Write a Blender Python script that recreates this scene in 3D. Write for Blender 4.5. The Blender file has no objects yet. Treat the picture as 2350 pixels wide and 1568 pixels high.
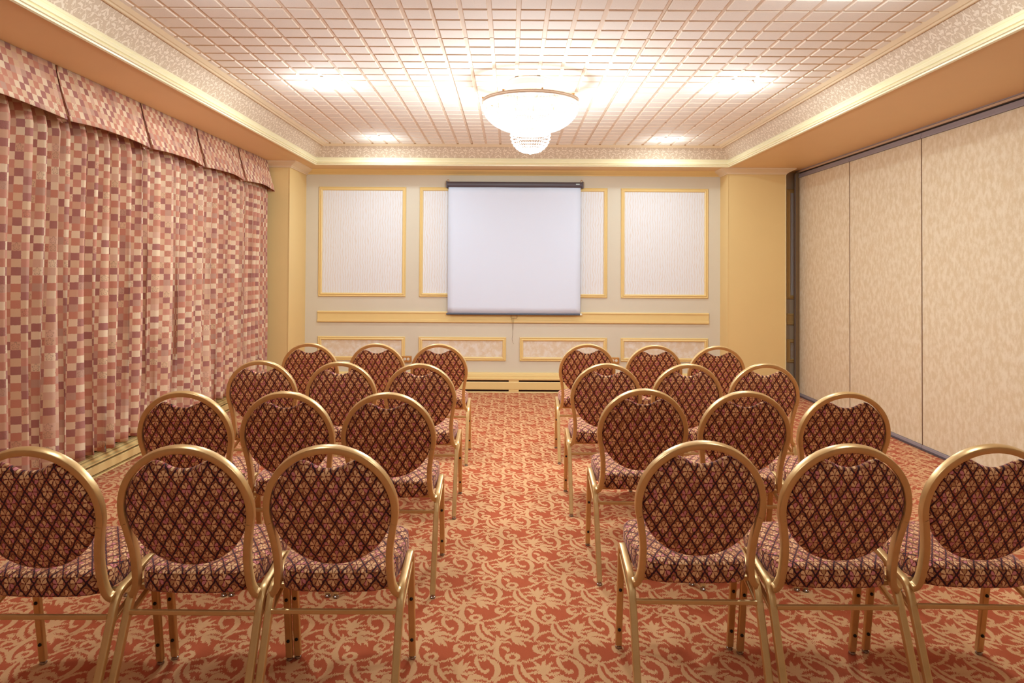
import bpy, bmesh, math, random
from mathutils import Vector, Matrix
random.seed(7)
C = bpy.context.scene.collection
PI = math.pi

# ------------------------------------------------------------------ room dimensions (metres)
WY = 8.557            # face of the back wall
SZ = 2.678            # soffit height
CZ = 2.8916           # ceiling height
XL, XR = -2.487, 2.54 # inner sides of the two columns
LW = -3.06            # left wall face
RW = 3.56             # right wall face behind the folding partition
PX = 3.416            # partition face
FY = -3.2             # front wall (behind the viewer)

# ------------------------------------------------------------------ node helpers
def srgb(r, g, b):
    def f(c):
        c /= 255.0
        return c/12.92 if c <= .04045 else ((c+.055)/1.055)**2.4
    return (f(r), f(g), f(b), 1.0)

class NT:
    def __init__(s, name):
        s.mat = bpy.data.materials.new(name); s.mat.use_nodes = True
        s.t = s.mat.node_tree; s.n = s.t.nodes; s.l = s.t.links
        s.b = s.n['Principled BSDF']
    def new(s, typ, **kw):
        n = s.n.new(typ)
        for k, v in kw.items(): setattr(n, k, v)
        return n
    def put(s, sock, v):
        if v is None: return
        if isinstance(v, bpy.types.NodeSocket): s.l.new(v, sock)
        else: sock.default_value = v
    def m(s, op, a, b=None, c=None, clamp=False):
        n = s.new('ShaderNodeMath', operation=op, use_clamp=clamp)
        s.put(n.inputs[0], a)
        if b is not None: s.put(n.inputs[1], b)
        if c is not None: s.put(n.inputs[2], c)
        return n.outputs[0]
    def v(s, op, a, b=None, c=None):
        n = s.new('ShaderNodeVectorMath', operation=op)
        s.put(n.inputs[0], a)
        if b is not None: s.put(n.inputs[1], b)
        if c is not None: s.put(n.inputs[2], c)
        return n.outputs['Value'] if op in ('LENGTH', 'DOT_PRODUCT', 'DISTANCE') else n.outputs['Vector']
    def sep(s, a):
        n = s.new('ShaderNodeSeparateXYZ'); s.put(n.inputs[0], a); return n.outputs
    def comb(s, x, y, z=0.0):
        n = s.new('ShaderNodeCombineXYZ')
        s.put(n.inputs[0], x); s.put(n.inputs[1], y); s.put(n.inputs[2], z); return n.outputs[0]
    def uv(s): return s.new('ShaderNodeTexCoord').outputs['UV']
    def obj(s): return s.new('ShaderNodeTexCoord').outputs['Object']
    def noise(s, vec, scale, detail=2.0, rough=.5, dist=0.0, col=False):
        n = s.new('ShaderNodeTexNoise'); s.put(n.inputs['Vector'], vec)
        n.inputs['Scale'].default_value = scale; n.inputs['Detail'].default_value = detail
        n.inputs['Roughness'].default_value = rough; n.inputs['Distortion'].default_value = dist
        return n.outputs['Color'] if col else n.outputs['Fac']
    def white(s, vec):
        n = s.new('ShaderNodeTexWhiteNoise', noise_dimensions='2D'); s.put(n.inputs['Vector'], vec)
        return n.outputs['Value']
    def ramp(s, fac, stops, interp='LINEAR'):
        n = s.new('ShaderNodeValToRGB'); s.put(n.inputs[0], fac); e = n.color_ramp.elements
        n.color_ramp.interpolation = interp
        while len(e) < len(stops): e.new(0.5)
        for i, (p, c) in enumerate(stops): e[i].position = p; e[i].color = c
        return n.outputs[0]
    def mix(s, f, a, b):
        n = s.new('ShaderNodeMix', data_type='RGBA')
        s.put(n.inputs[0], f); s.put(n.inputs[6], a); s.put(n.inputs[7], b); return n.outputs[2]
    def step(s, x, lo, hi):   # smooth 0..1 between lo and hi
        n = s.new('ShaderNodeMapRange', interpolation_type='SMOOTHSTEP')
        s.put(n.inputs[0], x); n.inputs[1].default_value = lo; n.inputs[2].default_value = hi
        return n.outputs[0]
    def bump(s, h, strength=.3, dist=.002):
        n = s.new('ShaderNodeBump'); n.inputs['Strength'].default_value = strength
        n.inputs['Distance'].default_value = dist; s.put(n.inputs['Height'], h)
        s.l.new(n.outputs[0], s.b.inputs['Normal'])
    def fin(s, col=None, rough=.6, metal=0.0, spec=.5, sheen=0.0):
        if col is not None: s.put(s.b.inputs['Base Color'], col)
        s.put(s.b.inputs['Roughness'], rough); s.b.inputs['Metallic'].default_value = metal
        s.b.inputs['Specular IOR Level'].default_value = spec
        if sheen:
            s.b.inputs['Sheen Weight'].default_value = sheen
            s.b.inputs['Sheen Roughness'].default_value = .4
        return s.mat

def paint(name, rgb, rough=.5, var=.05, spec=.4, metal=0.0):
    t = NT(name); c = srgb(*rgb)
    f = t.noise(t.obj(), 3.0, 3.0)
    d = tuple(x*(1-var) for x in c[:3])+(1,)
    return t.fin(t.mix(f, c, d), rough, metal, spec)

# ------------------------------------------------------------------ materials
M = {}
M['cream'] = paint('cream_wall_paint', (222, 210, 188), .55)
M['gold'] = paint('golden_yellow_wall_paint', (236, 203, 140), .5)
M['trim'] = paint('golden_trim_paint', (240, 208, 142), .35)
M['crown'] = paint('pale_yellow_crown_paint', (246, 232, 190), .3)
M['soffit'] = paint('golden_soffit_paint', (236, 198, 146), .5)
M['crownpale'] = paint('pale_peach_crown_paint', (238, 214, 180), .4)
M['black'] = paint('black_rubber', (22, 18, 16), .45)
M['dark'] = paint('dark_heater_gap', (52, 26, 22), .8)
M['housing'] = paint('dark_grey_metal_housing', (88, 78, 84), .4)
M['bar'] = paint('slate_weight_bar', (84, 90, 104), .35)
M['wire'] = paint('dull_wire', (120, 92, 60), .4, metal=.6)
M['screen'] = paint('white_matte_screen_cloth', (228, 234, 250), .8, .01, .1)
M['track'] = paint('lilac_grey_metal_rail', (160, 148, 152), .4, .2)
M['trackboard'] = paint('tan_track_board', (214, 176, 142), .5)
M['post'] = paint('brown_grey_post', (138, 112, 80), .5)
M['ledge'] = paint('shaded_green_ledge', (96, 90, 62), .6)  # the shade below the curtain hem is put into this green
M['brass'] = paint('brass_plate', (205, 150, 85), .35, metal=.5)
M['ivory'] = paint('ivory_socket', (238, 230, 210), .4)
M['whitemetal'] = paint('white_enamel_metal', (240, 232, 226), .35)
M['label'] = paint('pale_maker_plate', (196, 214, 214), .4)

def mat_gold_metal():
    t = NT('brushed_gold_frame'); p = t.obj()
    f = t.noise(p, 22.0, 3.0)
    col = t.mix(f, srgb(228, 190, 130), srgb(204, 164, 106))
    g = t.noise(t.v('MULTIPLY', p, (300., 300., 12.)), 1.0, 2.0)
    return t.fin(col, t.m('MULTIPLY_ADD', g, .12, .26), .5, .5)
M['frame'] = mat_gold_metal()
def mat_chrome():
    t = NT('chrome_glide'); return t.fin(srgb(170, 165, 160), .2, .95)
M['chrome'] = mat_chrome()

def mat_upholstery():
    t = NT('burgundy_diamond_floral_upholstery')
    uv = t.uv()
    wob = t.v('SCALE', t.v('SUBTRACT', t.noise(uv, 85.0, 1.5, col=True), (.5, .5, .5)), None)
    wob.node.inputs['Scale'].default_value = .0085
    uv = t.v('ADD', uv, wob)
    a, b = .047, .0815
    X, Y, _ = t.sep(uv)
    u = t.m('DIVIDE', X, a); w = t.m('DIVIDE', Y, b)
    p = t.m('ADD', u, w); q = t.m('SUBTRACT', u, w)
    fp = t.m('SUBTRACT', t.m('FRACT', p), .5); fq = t.m('SUBTRACT', t.m('FRACT', q), .5)
    idv = t.comb(t.m('FLOOR', p), t.m('FLOOR', q))
    rnd = t.white(idv)
    edge = t.m('SUBTRACT', .5, t.m('MAXIMUM', t.m('ABSOLUTE', fp), t.m('ABSOLUTE', fq)))
    lx = t.m('MULTIPLY', t.m('ADD', fp, fq), a/2/.0180)
    ly = t.m('MULTIPLY', t.m('SUBTRACT', fp, fq), b/2/.0250)
    r = t.v('LENGTH', t.comb(lx, ly))
    th = t.m('ARCTAN2', lx, ly)
    c3 = t.m('ABSOLUTE', t.m('COSINE', t.m('MULTIPLY', th, 3.0)))
    pet = t.m('MULTIPLY_ADD', t.m('POWER', c3, .45), .52, .42)
    dr = t.m('SUBTRACT', pet, r)
    petal = t.m('MULTIPLY', t.step(dr, .0, .08), t.step(c3, .32, .5))
    petal = t.m('MULTIPLY', petal, t.step(r, .1, .2))
    prnd = t.white(t.comb(t.m('FLOOR', t.m('MULTIPLY_ADD', th, .9549, .5)), t.m('MULTIPLY', rnd, 37.0)))
    pc = t.ramp(prnd, [(0, srgb(238, 188, 136)), (.45, srgb(220, 164, 116)), (.68, srgb(212, 132, 130)), (.86, srgb(190, 136, 88))], 'CONSTANT')
    halo = t.step(dr, -.3, -.26)
    halo = t.m('MULTIPLY', halo, t.m('SUBTRACT', 1.0, t.step(dr, -.1, -.02)))
    ring = t.m('MULTIPLY', t.step(dr, -.42, -.38), t.m('SUBTRACT', 1.0, t.step(dr, -.34, -.3)))
    ground = t.mix(t.step(t.noise(uv, 60.0, 1.0), .45, .55), srgb(198, 78, 54), srgb(158, 94, 58))
    col = t.mix(halo, ground, srgb(162, 104, 62))
    col = t.mix(t.m('MULTIPLY', ring, t.step(rnd, .4, .5)), col, srgb(196, 104, 106))
    core = t.m('MULTIPLY', t.step(dr, -.1, -.02), t.m('SUBTRACT', 1.0, petal))
    col = t.mix(core, col, srgb(106, 30, 26))
    col = t.mix(petal, col, pc)
    col = t.mix(t.m('SUBTRACT', 1.0, t.step(edge, .035, .08)), col, srgb(58, 26, 32))
    t.bump(t.noise(t.uv(), 900.0, 2.0), .25, .001)
    m = t.fin(col, .85, 0, .25, .35)
    t.b.inputs['Sheen Tint'].default_value = srgb(235, 190, 200)
    return m
M['uph'] = mat_upholstery()

# curved strokes of one carpet motif: mid point, offset to circle centre, radius, reach, half width
ARCS = [(0.1405, 0.0315, -0.101, -0.0147, 0.1021, 0.0886, 0.0075), (0.0833, 0.086, -0.006, 0.0175, 0.0185, 0.0258, 0.005), (0.0626, 0.0584, 0.1221, 0.0302, 0.1258, 0.0466, 0.0055), (0.0934, 0.0079, 0.0021, 0.0134, 0.0136, 0.0166, 0.009), (-0.0858, -0.0406, 0.1184, 0.0657, 0.1354, 0.0822, 0.0075), (-0.0242, -0.1115, -0.0785, 0.0372, 0.0868, 0.0568, 0.007), (-0.0961, -0.1611, 0.0104, 0.0319, 0.0335, 0.0363, 0.005), (-0.0758, -0.1077, 0.0055, -0.0235, 0.0241, 0.0336, 0.008), (-0.1719, 0.1127, 0.1041, 0.0315, 0.1088, 0.0713, 0.008), (-0.1555, 0.2138, 0.0109, -0.0265, 0.0286, 0.0346, 0.005), (-0.1361, 0.1656, -0.0197, -0.0155, 0.025, 0.0193, 0.008), (-0.0225, 0.0985, -0.094, 0.1277, 0.1586, 0.0673, 0.005), (-0.0223, 0.1514, 0.027, 0.016, 0.0314, 0.0438, 0.006), (-0.0247, 0.166, 0.0157, 0.0097, 0.0185, 0.0307, 0.0055), (-0.1045, 0.0672, -0.0041, -0.0319, 0.0322, 0.0319, 0.007), (0.0884, 0.1329, -0.01, -0.0598, 0.0606, 0.0501, 0.006), (0.0733, -0.032, 0.0007, -0.046, 0.046, 0.0365, 0.0075), (0.081, -0.0684, -0.1567, -0.368, 0.4, 0.0397, 0.0075), (0.0688, -0.0887, -0.1936, -0.1542, 0.2475, 0.0378, 0.0065), (0.0503, -0.0823, 0.3732, 0.1439, 0.4, 0.0301, 0.006), (0.053, -0.0198, 0.0102, -0.0231, 0.0252, 0.0285, 0.006), (-0.0312, 0.0031, 0.0008, -0.0451, 0.0451, 0.0309, 0.006), (-0.0194, 0.0266, -0.0241, -0.0339, 0.0416, 0.0352, 0.0065), (-0.0121, 0.0365, -0.1608, -0.0643, 0.1732, 0.0379, 0.006), (-0.0003, 0.0383, 0.1938, -0.0178, 0.1946, 0.0383, 0.0065), (0.0132, 0.0343, 0.1397, -0.0645, 0.1538, 0.036, 0.0065), (0.0216, 0.0232, 0.0256, -0.0358, 0.044, 0.0324, 0.006), (0.0307, -0.0073, -0.0127, 0.0591, 0.0605, 0.0267, 0.006), (0.0082, -0.0372, 0.0239, 0.0227, 0.033, 0.0313, 0.007), (-0.1592, -0.0322, 0.0549, -0.0509, 0.0749, 0.0499, 0.0055), (-0.1332, -0.1001, 0.0083, 0.0709, 0.0714, 0.0451, 0.005), (-0.1067, -0.0639, -0.0316, -0.0467, 0.0564, 0.019, 0.01), (-0.0651, -0.0071, 0.1509, 0.0703, 0.1664, 0.0491, 0.006), (0.0079, -0.0687, -0.0063, 0.0462, 0.0466, 0.0317, 0.006), (-0.113, 0.106, 0, 0, 0.021, 0.05, 0.0065)]

def mat_carpet():
    t = NT('terracotta_scroll_carpet')
    ax, by, off = .309, .306, .1545
    k = off/by
    pos = t.obj()
    jag = t.v('SCALE', t.v('SUBTRACT', t.noise(pos, 160.0, 1.0, col=True), (.5, .5, .5)), None)
    jag.node.inputs['Scale'].default_value = .007
    cx0, cy0, _ = t.sep(pos)
    tuft = t.white(t.comb(t.m('FLOOR', t.m('DIVIDE', cx0, .0032)), t.m('FLOOR', t.m('DIVIDE', cy0, .05))))
    jag = t.v('ADD', jag, t.comb(0.0, t.m('MULTIPLY_ADD', tuft, .012, -.006)))
    pos2 = t.v('ADD', t.v('ADD', pos, jag), (.026, -2.905, 0.))
    x, y, _ = t.sep(pos2)
    sh = t.comb(t.m('MULTIPLY_ADD', y, -k, x), y, 0.0)      # sheared: the lattice becomes a rectangle
    best = None
    for mx, my, cx, cy, R, L, w in ARCS:
        q = t.v('SUBTRACT', sh, (mx - my*k, my, 0.))
        q = t.v('WRAP', q, (ax/2, by/2, 1.), (-ax/2, -by/2, -1.))
        px = t.v('DOT_PRODUCT', q, (1., k, 0.)); py = t.v('DOT_PRODUCT', q, (0., 1., 0.))
        q = t.comb(px, py, 0.0)
        d = t.m('ABSOLUTE', t.m('SUBTRACT', t.v('DISTANCE', q, (cx, cy, 0.)), R))
        if cx == 0 and cy == 0:
            s = t.m('SUBTRACT', w*1.3, d)
        else:
            ln = t.v('LENGTH', q)
            env = t.m('MULTIPLY_ADD', t.m('MULTIPLY', ln, ln), -w*1.0/(L*L*1.15), w*1.58)
            s = t.m('SUBTRACT', env, d)
        best = s if best is None else t.m('MAXIMUM', best, s)
    f = t.step(best, -.0018, .0012)
    pile = t.noise(pos, 420.0, 2.0)
    c1 = t.mix(pile, srgb(194, 96, 58), srgb(166, 76, 44))
    c2 = t.mix(pile, srgb(224, 174, 126), srgb(202, 150, 102))
    col = t.mix(f, c1, c2)
    # wear stains with a shape of their own
    st = t.step(t.noise(pos, 2.3, 3.0, .6), .66, .8)
    col = t.mix(t.m('MULTIPLY', st, .25), col, srgb(120, 80, 56))
    t.bump(t.noise(pos, 500.0, 2.0), .35, .003)
    return t.fin(col, .95, 0, .1, .15)
M['carpet'] = mat_carpet()

def mat_check(name, sc=.046):
    t = NT(name); uv = t.uv()
    jag = t.v('SCALE', t.v('SUBTRACT', t.noise(uv, 150.0, 2.0, col=True), (.5, .5, .5)), None)
    jag.node.inputs['Scale'].default_value = .005
    X, Y, _ = t.sep(t.v('ADD', uv, jag))
    i = t.m('FLOOR', t.m('DIVIDE', X, sc)); j = t.m('FLOOR', t.m('DIVIDE', Y, sc))
    par = t.m('FLOORED_MODULO', t.m('ADD', i, j), 2.0)
    jm = t.m('FLOORED_MODULO', j, 12.0); im = t.m('FLOORED_MODULO', i, 34.0)
    r = t.white(t.comb(im, jm)); rc = t.white(t.comb(im, 3.7))
    light = t.ramp(r, [(0, srgb(238, 208, 174)), (.35, srgb(226, 188, 152)), (.62, srgb(216, 168, 138)), (.85, srgb(200, 156, 134))], 'CONSTANT')
    darkr = t.ramp(t.m('FRACT', t.m('ADD', r, t.m('MULTIPLY', rc, .6))), [(0, srgb(206, 138, 114)), (.34, srgb(176, 116, 106)), (.64, srgb(210, 146, 124)), (.86, srgb(222, 176, 150))], 'CONSTANT')
    col = t.mix(par, light, darkr)
    # a sprig drawn in some of the squares
    fx = t.m('SUBTRACT', t.m('FRACT', t.m('DIVIDE', X, sc)), .5); fy = t.m('SUBTRACT', t.m('FRACT', t.m('DIVIDE', Y, sc)), .5)
    rr = t.v('LENGTH', t.comb(fx, t.m('MULTIPLY', fy, .8)))
    an = t.m('ARCTAN2', fx, fy)
    lv = t.m('MULTIPLY_ADD', t.m('ABSOLUTE', t.m('COSINE', t.m('MULTIPLY', an, 2.5))), .25, .12)
    leaf = t.m('SUBTRACT', 1.0, t.step(t.m('ABSOLUTE', t.m('SUBTRACT', rr, lv)), .03, .06))
    leaf = t.m('MULTIPLY', leaf, t.step(t.white(t.comb(t.m('ADD', im, 9.3), jm)), .9, .91))
    col = t.mix(t.m('MULTIPLY', leaf, .5), col, srgb(150, 110, 90))
    weave = t.noise(t.v('MULTIPLY', uv, (900., 300., 1.)), 1.0, 1.0)
    col = t.mix(t.m('MULTIPLY', weave, .12), col, srgb(120, 84, 70))
    t.bump(weave, .15, .0008)
    return t.fin(col, .85, 0, .2, .2)
M['curtain'] = mat_check('pink_check_curtain_cloth')
M['valance'] = mat_check('pink_check_valance_cloth', .044)

def mat_mottle(name, c1, c2, sx, sy, thr=(.35, .65), rough=.75):
    t = NT(name); p = t.v('MULTIPLY', t.obj(), (sx, sx, sy))
    f = t.noise(p, 1.0, 4.0, .65, .1)
    g = t.noise(t.obj(), 160.0, 1.0)
    f = t.m('ADD', f, t.m('MULTIPLY', t.m('SUBTRACT', g, .5), .15))
    return t.fin(t.mix(t.step(f, *thr), srgb(*c1), srgb(*c2)), rough, 0, .25)
M['partition'] = mat_mottle('mottled_beige_partition_vinyl', (216, 190, 154), (229, 209, 180), 24., 15., (.36, .66))
M['inset_low'] = mat_mottle('mottled_beige_wallpaper', (226, 204, 176), (236, 224, 210), 16., 14., (.4, .65))

def mat_wavepaper():
    t = NT('white_rippled_wallpaper'); p = t.obj()
    d = t.v('SCALE', t.v('SUBTRACT', t.noise(p, 9.0, 2.0, col=True), (.5, .5, .5)), None)
    d.node.inputs['Scale'].default_value = .05
    x, y, z = t.sep(t.v('ADD', p, d))
    w = t.m('SINE', t.m('MULTIPLY', x, 2*PI/.03))
    q = t.noise(t.v('MULTIPLY', t.comb(x, 0.0, z), (120., 1., 14.)), 1.0, 2.0)
    f = t.m('ADD', t.m('MULTIPLY', w, .3), q)
    return t.fin(t.mix(t.step(f, .35, 1.0), srgb(234, 232, 234), srgb(228, 216, 206)), .6, 0, .3)
M['inset_up'] = mat_wavepaper()

def mat_damask():
    t = NT('beige_scroll_border_paper'); uv = t.uv()
    X, Y, _ = t.sep(uv)
    per = .30
    fx = t.m('SUBTRACT', t.m('FRACT', t.m('DIVIDE', X, per)), .5)
    X1 = t.m('MULTIPLY', t.m('ABSOLUTE', fx), per)          # mirrored repeat
    base = t.comb(X1, Y, 0.0)
    d = t.v('SCALE', t.v('SUBTRACT', t.noise(base, 22.0, 1.0, col=True), (.5, .5, .5)), None)
    d.node.inputs['Scale'].default_value = .05
    q = t.v('ADD', base, d)
    n = t.noise(q, 26.0, 1.0)
    line = t.m('SUBTRACT', 1.0, t.step(t.m('ABSOLUTE', t.m('SUBTRACT', n, .5)), .012, .035))
    n2 = t.noise(t.v('ADD', q, (3.1, 1.7, 0.)), 38.0, 0.0)
    leaf = t.step(n2, .62, .66)
    f = t.m('MAXIMUM', line, leaf)
    g = t.noise(uv, 40.0, 4.0, .7)
    ground = t.mix(g, srgb(212, 188, 164), srgb(198, 170, 142))
    return t.fin(t.mix(t.m('MULTIPLY', f, .75), ground, srgb(240, 222, 200)), .6, 0, .3)
M['damask'] = mat_damask()

def mat_ceiling():
    t = NT('speckled_ceiling_tile'); p = t.obj()
    n = t.noise(p, 260.0, 2.0, .7)
    pit = t.m('SUBTRACT', 1.0, t.step(n, .30, .36))
    col = t.mix(t.noise(p, 2.0, 2.0), srgb(248, 238, 228), srgb(244, 232, 220))
    col = t.mix(t.m('MULTIPLY', pit, .55), col, srgb(190, 150, 116))
    t.bump(n, .08, .001)
    return t.fin(col, .8, 0, .2)
M['ceil'] = mat_ceiling()
M['ceilgroove'] = paint('ceiling_groove', (242, 220, 198), .8)

def mat_emit(name, rgb, strength, base=(255, 255, 255), rough=.3):
    t = NT(name)
    t.b.inputs['Emission Color'].default_value = srgb(*rgb)
    t.b.inputs['Emission Strength'].default_value = strength
    return t.fin(srgb(*base), rough)
M['lens'] = mat_emit('glowing_lamp_lens', (255, 246, 236), 14.0)
M['bulb'] = mat_emit('glowing_bulb', (255, 244, 228), 10.0)
M['rim'] = paint('pale_gilt_rim', (236, 216, 196), .3, metal=.3)
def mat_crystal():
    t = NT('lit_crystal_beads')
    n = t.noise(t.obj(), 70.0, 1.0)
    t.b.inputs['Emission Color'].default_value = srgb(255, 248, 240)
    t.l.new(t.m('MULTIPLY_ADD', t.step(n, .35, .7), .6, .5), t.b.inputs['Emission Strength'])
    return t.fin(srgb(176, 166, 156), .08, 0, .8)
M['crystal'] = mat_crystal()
def mat_glass():
    t = NT('clear_crystal_drop'); t.b.inputs['Transmission Weight'].default_value = 1.0
    return t.fin(srgb(250, 246, 240), .03)
M['glass'] = mat_glass()

# ------------------------------------------------------------------ mesh helpers
def finish(name, bm, mat, parent=None, smooth=False, uvbox=False, bevel=0.0, autos=None):
    bmesh.ops.recalc_face_normals(bm, faces=bm.faces[:]) if not getattr(bm, '_keep', False) else None
    if uvbox and not bm.loops.layers.uv:
        L = bm.loops.layers.uv.new('UVMap')
        bm.normal_update()
        for f in bm.faces:
            n = f.normal; ax = max(range(3), key=lambda i: abs(n[i]))
            for lp in f.loops:
                c = lp.vert.co
                lp[L].uv = (c.y, c.z) if ax == 0 else ((c.x, c.z) if ax == 1 else (c.x, c.y))
    me = bpy.data.meshes.new(name); bm.to_mesh(me); bm.free()
    if smooth:
        for p in me.polygons: p.use_smooth = True
    mats = mat if isinstance(mat, (list, tuple)) else [mat]
    for m in mats: me.materials.append(m)
    o = bpy.data.objects.new(name, me); C.objects.link(o)
    if parent: o.parent = parent
    if bevel:
        b = o.modifiers.new('bevel', 'BEVEL'); b.width = bevel; b.segments = 2; b.limit_method = 'ANGLE'; b.angle_limit = math.radians(40)
    if autos:
        me.set_sharp_from_angle(angle=math.radians(autos)) if hasattr(me, 'set_sharp_from_angle') else None
    return o
def tag(o, label=None, cat=None, group=None, kind=None):
    if label: o['label'] = label
    if cat: o['category'] = cat
    if group: o['group'] = group
    if kind: o['kind'] = kind
    return o
def thing(name, label, cat, loc=(0, 0, 0), rz=0.0, group=None):
    o = bpy.data.objects.new(name, None); C.objects.link(o)
    o.location = loc; o.rotation_euler = (0, 0, rz); o.empty_display_size = .1
    return tag(o, label, cat, group)
def box(bm, x0, x1, y0, y1, z0, z1):
    vs = [bm.verts.new(p) for p in [(x0,y0,z0),(x1,y0,z0),(x1,y1,z0),(x0,y1,z0),(x0,y0,z1),(x1,y0,z1),(x1,y1,z1),(x0,y1,z1)]]
    return [bm.faces.new([vs[i] for i in q]) for q in [(0,3,2,1),(4,5,6,7),(0,1,5,4),(1,2,6,5),(2,3,7,6),(3,0,4,7)]]
def boxo(name, mat, parent, dims, bevel=0.0, uvbox=False):
    bm = bmesh.new(); box(bm, *dims); return finish(name, bm, mat, parent, bevel=bevel, uvbox=uvbox)
def sweep(bm, path, nrm, w, d, r=.004, closed=False, cap=True):
    """rounded rectangular tube along path; w across (T x N), d along N"""
    pts = [Vector(p) for p in path]; n = len(pts)
    prof = []
    hw, hd = w/2, d/2
    for cx, cy, a0 in ((hw-r, hd-r, 0), (-hw+r, hd-r, 90), (-hw+r, -hd+r, 180), (hw-r, -hd+r, 270)):
        for k in range(3):
            a = math.radians(a0+45*k); prof.append((cx+r*math.cos(a), cy+r*math.sin(a)))
    rings = []
    for i, p in enumerate(pts):
        if closed: T = pts[(i+1) % n]-pts[i-1]
        else: T = pts[min(i+1, n-1)]-pts[max(i-1, 0)]
        T.normalize(); N = Vector(nrm); N = (N-T*N.dot(T)).normalized(); B = T.cross(N)
        rings.append([bm.verts.new(p+B*a+N*b) for a, b in prof])
    m = len(prof)
    for i in range(n if closed else n-1):
        A, Bq = rings[i], rings[(i+1) % n]
        for j in range(m): bm.faces.new([A[j], A[(j+1) % m], Bq[(j+1) % m], Bq[j]])
    if cap and not closed:
        bm.faces.new(rings[0][::-1]); bm.faces.new(rings[-1])
def tube(bm, path, rad, seg=8):
    pts = [Vector(p) for p in path]; n = len(pts); rings = []
    for i, p in enumerate(pts):
        T = (pts[min(i+1, n-1)]-pts[max(i-1, 0)]).normalized()
        N = Vector((0, 0, 1)) if abs(T.z) < .9 else Vector((1, 0, 0))
        N = (N-T*N.dot(T)).normalized(); B = T.cross(N)
        rings.append([bm.verts.new(p+(B*math.cos(2*PI*k/seg)+N*math.sin(2*PI*k/seg))*rad) for k in range(seg)])
    for i in range(n-1):
        for j in range(seg): bm.faces.new([rings[i][j], rings[i][(j+1) % seg], rings[i+1][(j+1) % seg], rings[i+1][j]])
    bm.faces.new(rings[0][::-1]); bm.faces.new(rings[-1])
def lathe(bm, prof, seg=32, cx=0, cy=0):
    rings = []
    for r, z in prof:
        if r < 1e-6: rings.append([bm.verts.new((cx, cy, z))])
        else: rings.append([bm.verts.new((cx+r*math.cos(2*PI*k/seg), cy+r*math.sin(2*PI*k/seg), z)) for k in range(seg)])
    for A, B in zip(rings, rings[1:]):
        for k in range(seg):
            k2 = (k+1) % seg
            if len(A) == 1 and len(B) > 1: bm.faces.new([A[0], B[k], B[k2]])
            elif len(B) == 1 and len(A) > 1: bm.faces.new([A[k], A[k2], B[0]])
            elif len(A) > 1: bm.faces.new([A[k], A[k2], B[k2], B[k]])
def catmull(P, k=6):
    P = [Vector(p) for p in P]; out = []
    for i in range(len(P)-1):
        p0 = P[max(i-1, 0)]; p1 = P[i]; p2 = P[i+1]; p3 = P[min(i+2, len(P)-1)]
        for j in range(k):
            t = j/k
            out.append(.5*((2*p1)+(p2-p0)*t+(2*p0-5*p1+4*p2-p3)*t*t+(3*p1-p0-3*p2+p3)*t**3))
    out.append(P[-1]); return out
def mould(bm, path, prof, closed=False):
    """moulding: profile (out, z) swept along a plan path with mitred corners; 'out' is to the left of travel"""
    pts = [Vector((p[0], p[1])) for p in path]; n = len(pts); rings = []
    for i in range(n):
        def dirv(a, b): return (pts[b]-pts[a]).normalized()
        if closed: d0 = dirv(i-1, i); d1 = dirv(i, (i+1) % n)
        else:
            d1 = dirv(i, i+1) if i < n-1 else dirv(i-1, i); d0 = dirv(i-1, i) if i > 0 else d1
        n0 = Vector((-d0.y, d0.x)); n1 = Vector((-d1.y, d1.x)); mi = (n0+n1).normalized(); sc = 1/max(.3, mi.dot(n0))
        rings.append([bm.verts.new((pts[i].x+mi.x*sc*o, pts[i].y+mi.y*sc*o, z)) for o, z in prof])
    m = len(prof)
    for i in range(n if closed else n-1):
        A, B = rings[i], rings[(i+1) % n]
        for j in range(m): bm.faces.new([A[j], B[j], B[(j+1) % m], A[(j+1) % m]])
    if not closed:
        bm.faces.new(rings[0]); bm.faces.new(rings[-1][::-1])

def struct(o): o['kind'] = 'structure'; return o
T_N = [0]
def trimname():
    T_N[0] += 1; return 'trim_%d' % T_N[0]

# ------------------------------------------------------------------ the shell
bm = bmesh.new(); box(bm, LW-.1, RW+.1, FY-.1, WY+.1, -.1, 0)
struct(finish('floor', bm, M['carpet']))

# back wall with its panelling as parts
wb = struct(boxo('wall_back', M['cream'], None, (LW-.1, RW+.1, WY, WY+.12, 0, CZ+.1)))
XP0, XP1 = -2.3291, 2.3914
GAP = (XP1-XP0)*31/891.3; PW = (XP1-XP0-3*GAP)/4
def frame_panel(x0, x1, z0, z1, wpaper, w=.045):
    prof = [(0, 0), (0, -.012), (.008, -.020), (.016, -.014), (.03, -.024), (.04, -.02), (w, -.006), (w, 0)]
    bm = bmesh.new()
    cor = [(x0, z0, 1, 1), (x1, z0, -1, 1), (x1, z1, -1, -1), (x0, z1, 1, -1)]
    R = [[bm.verts.new((x+sx*o, WY+y, z+sz*o)) for o, y in prof] for x, z, sx, sz in cor]
    for i in range(4):
        A, B = R[i], R[(i+1) % 4]
        for j in range(len(prof)-1): bm.faces.new([A[j], B[j], B[j+1], A[j+1]])
    finish('panel_moulding', bm, M['trim'], wb)
    boxo('wallpaper_panel', wpaper, wb, (x0+w-.004, x1-w+.004, WY-.005, WY-.0005, z0+w-.004, z1-w+.004))
for i in range(5):
    x0 = XP0+i*(PW+GAP)
    if i == 4: x0 = 3.345-.0
    x1 = min(x0+PW, RW-.01) if i == 4 else x0+PW
    frame_panel(x0, x1, 1.1446, 2.4751, M['inset_up'])
    frame_panel(x0, x1, .3768, .6621, M['inset_low'])
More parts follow.
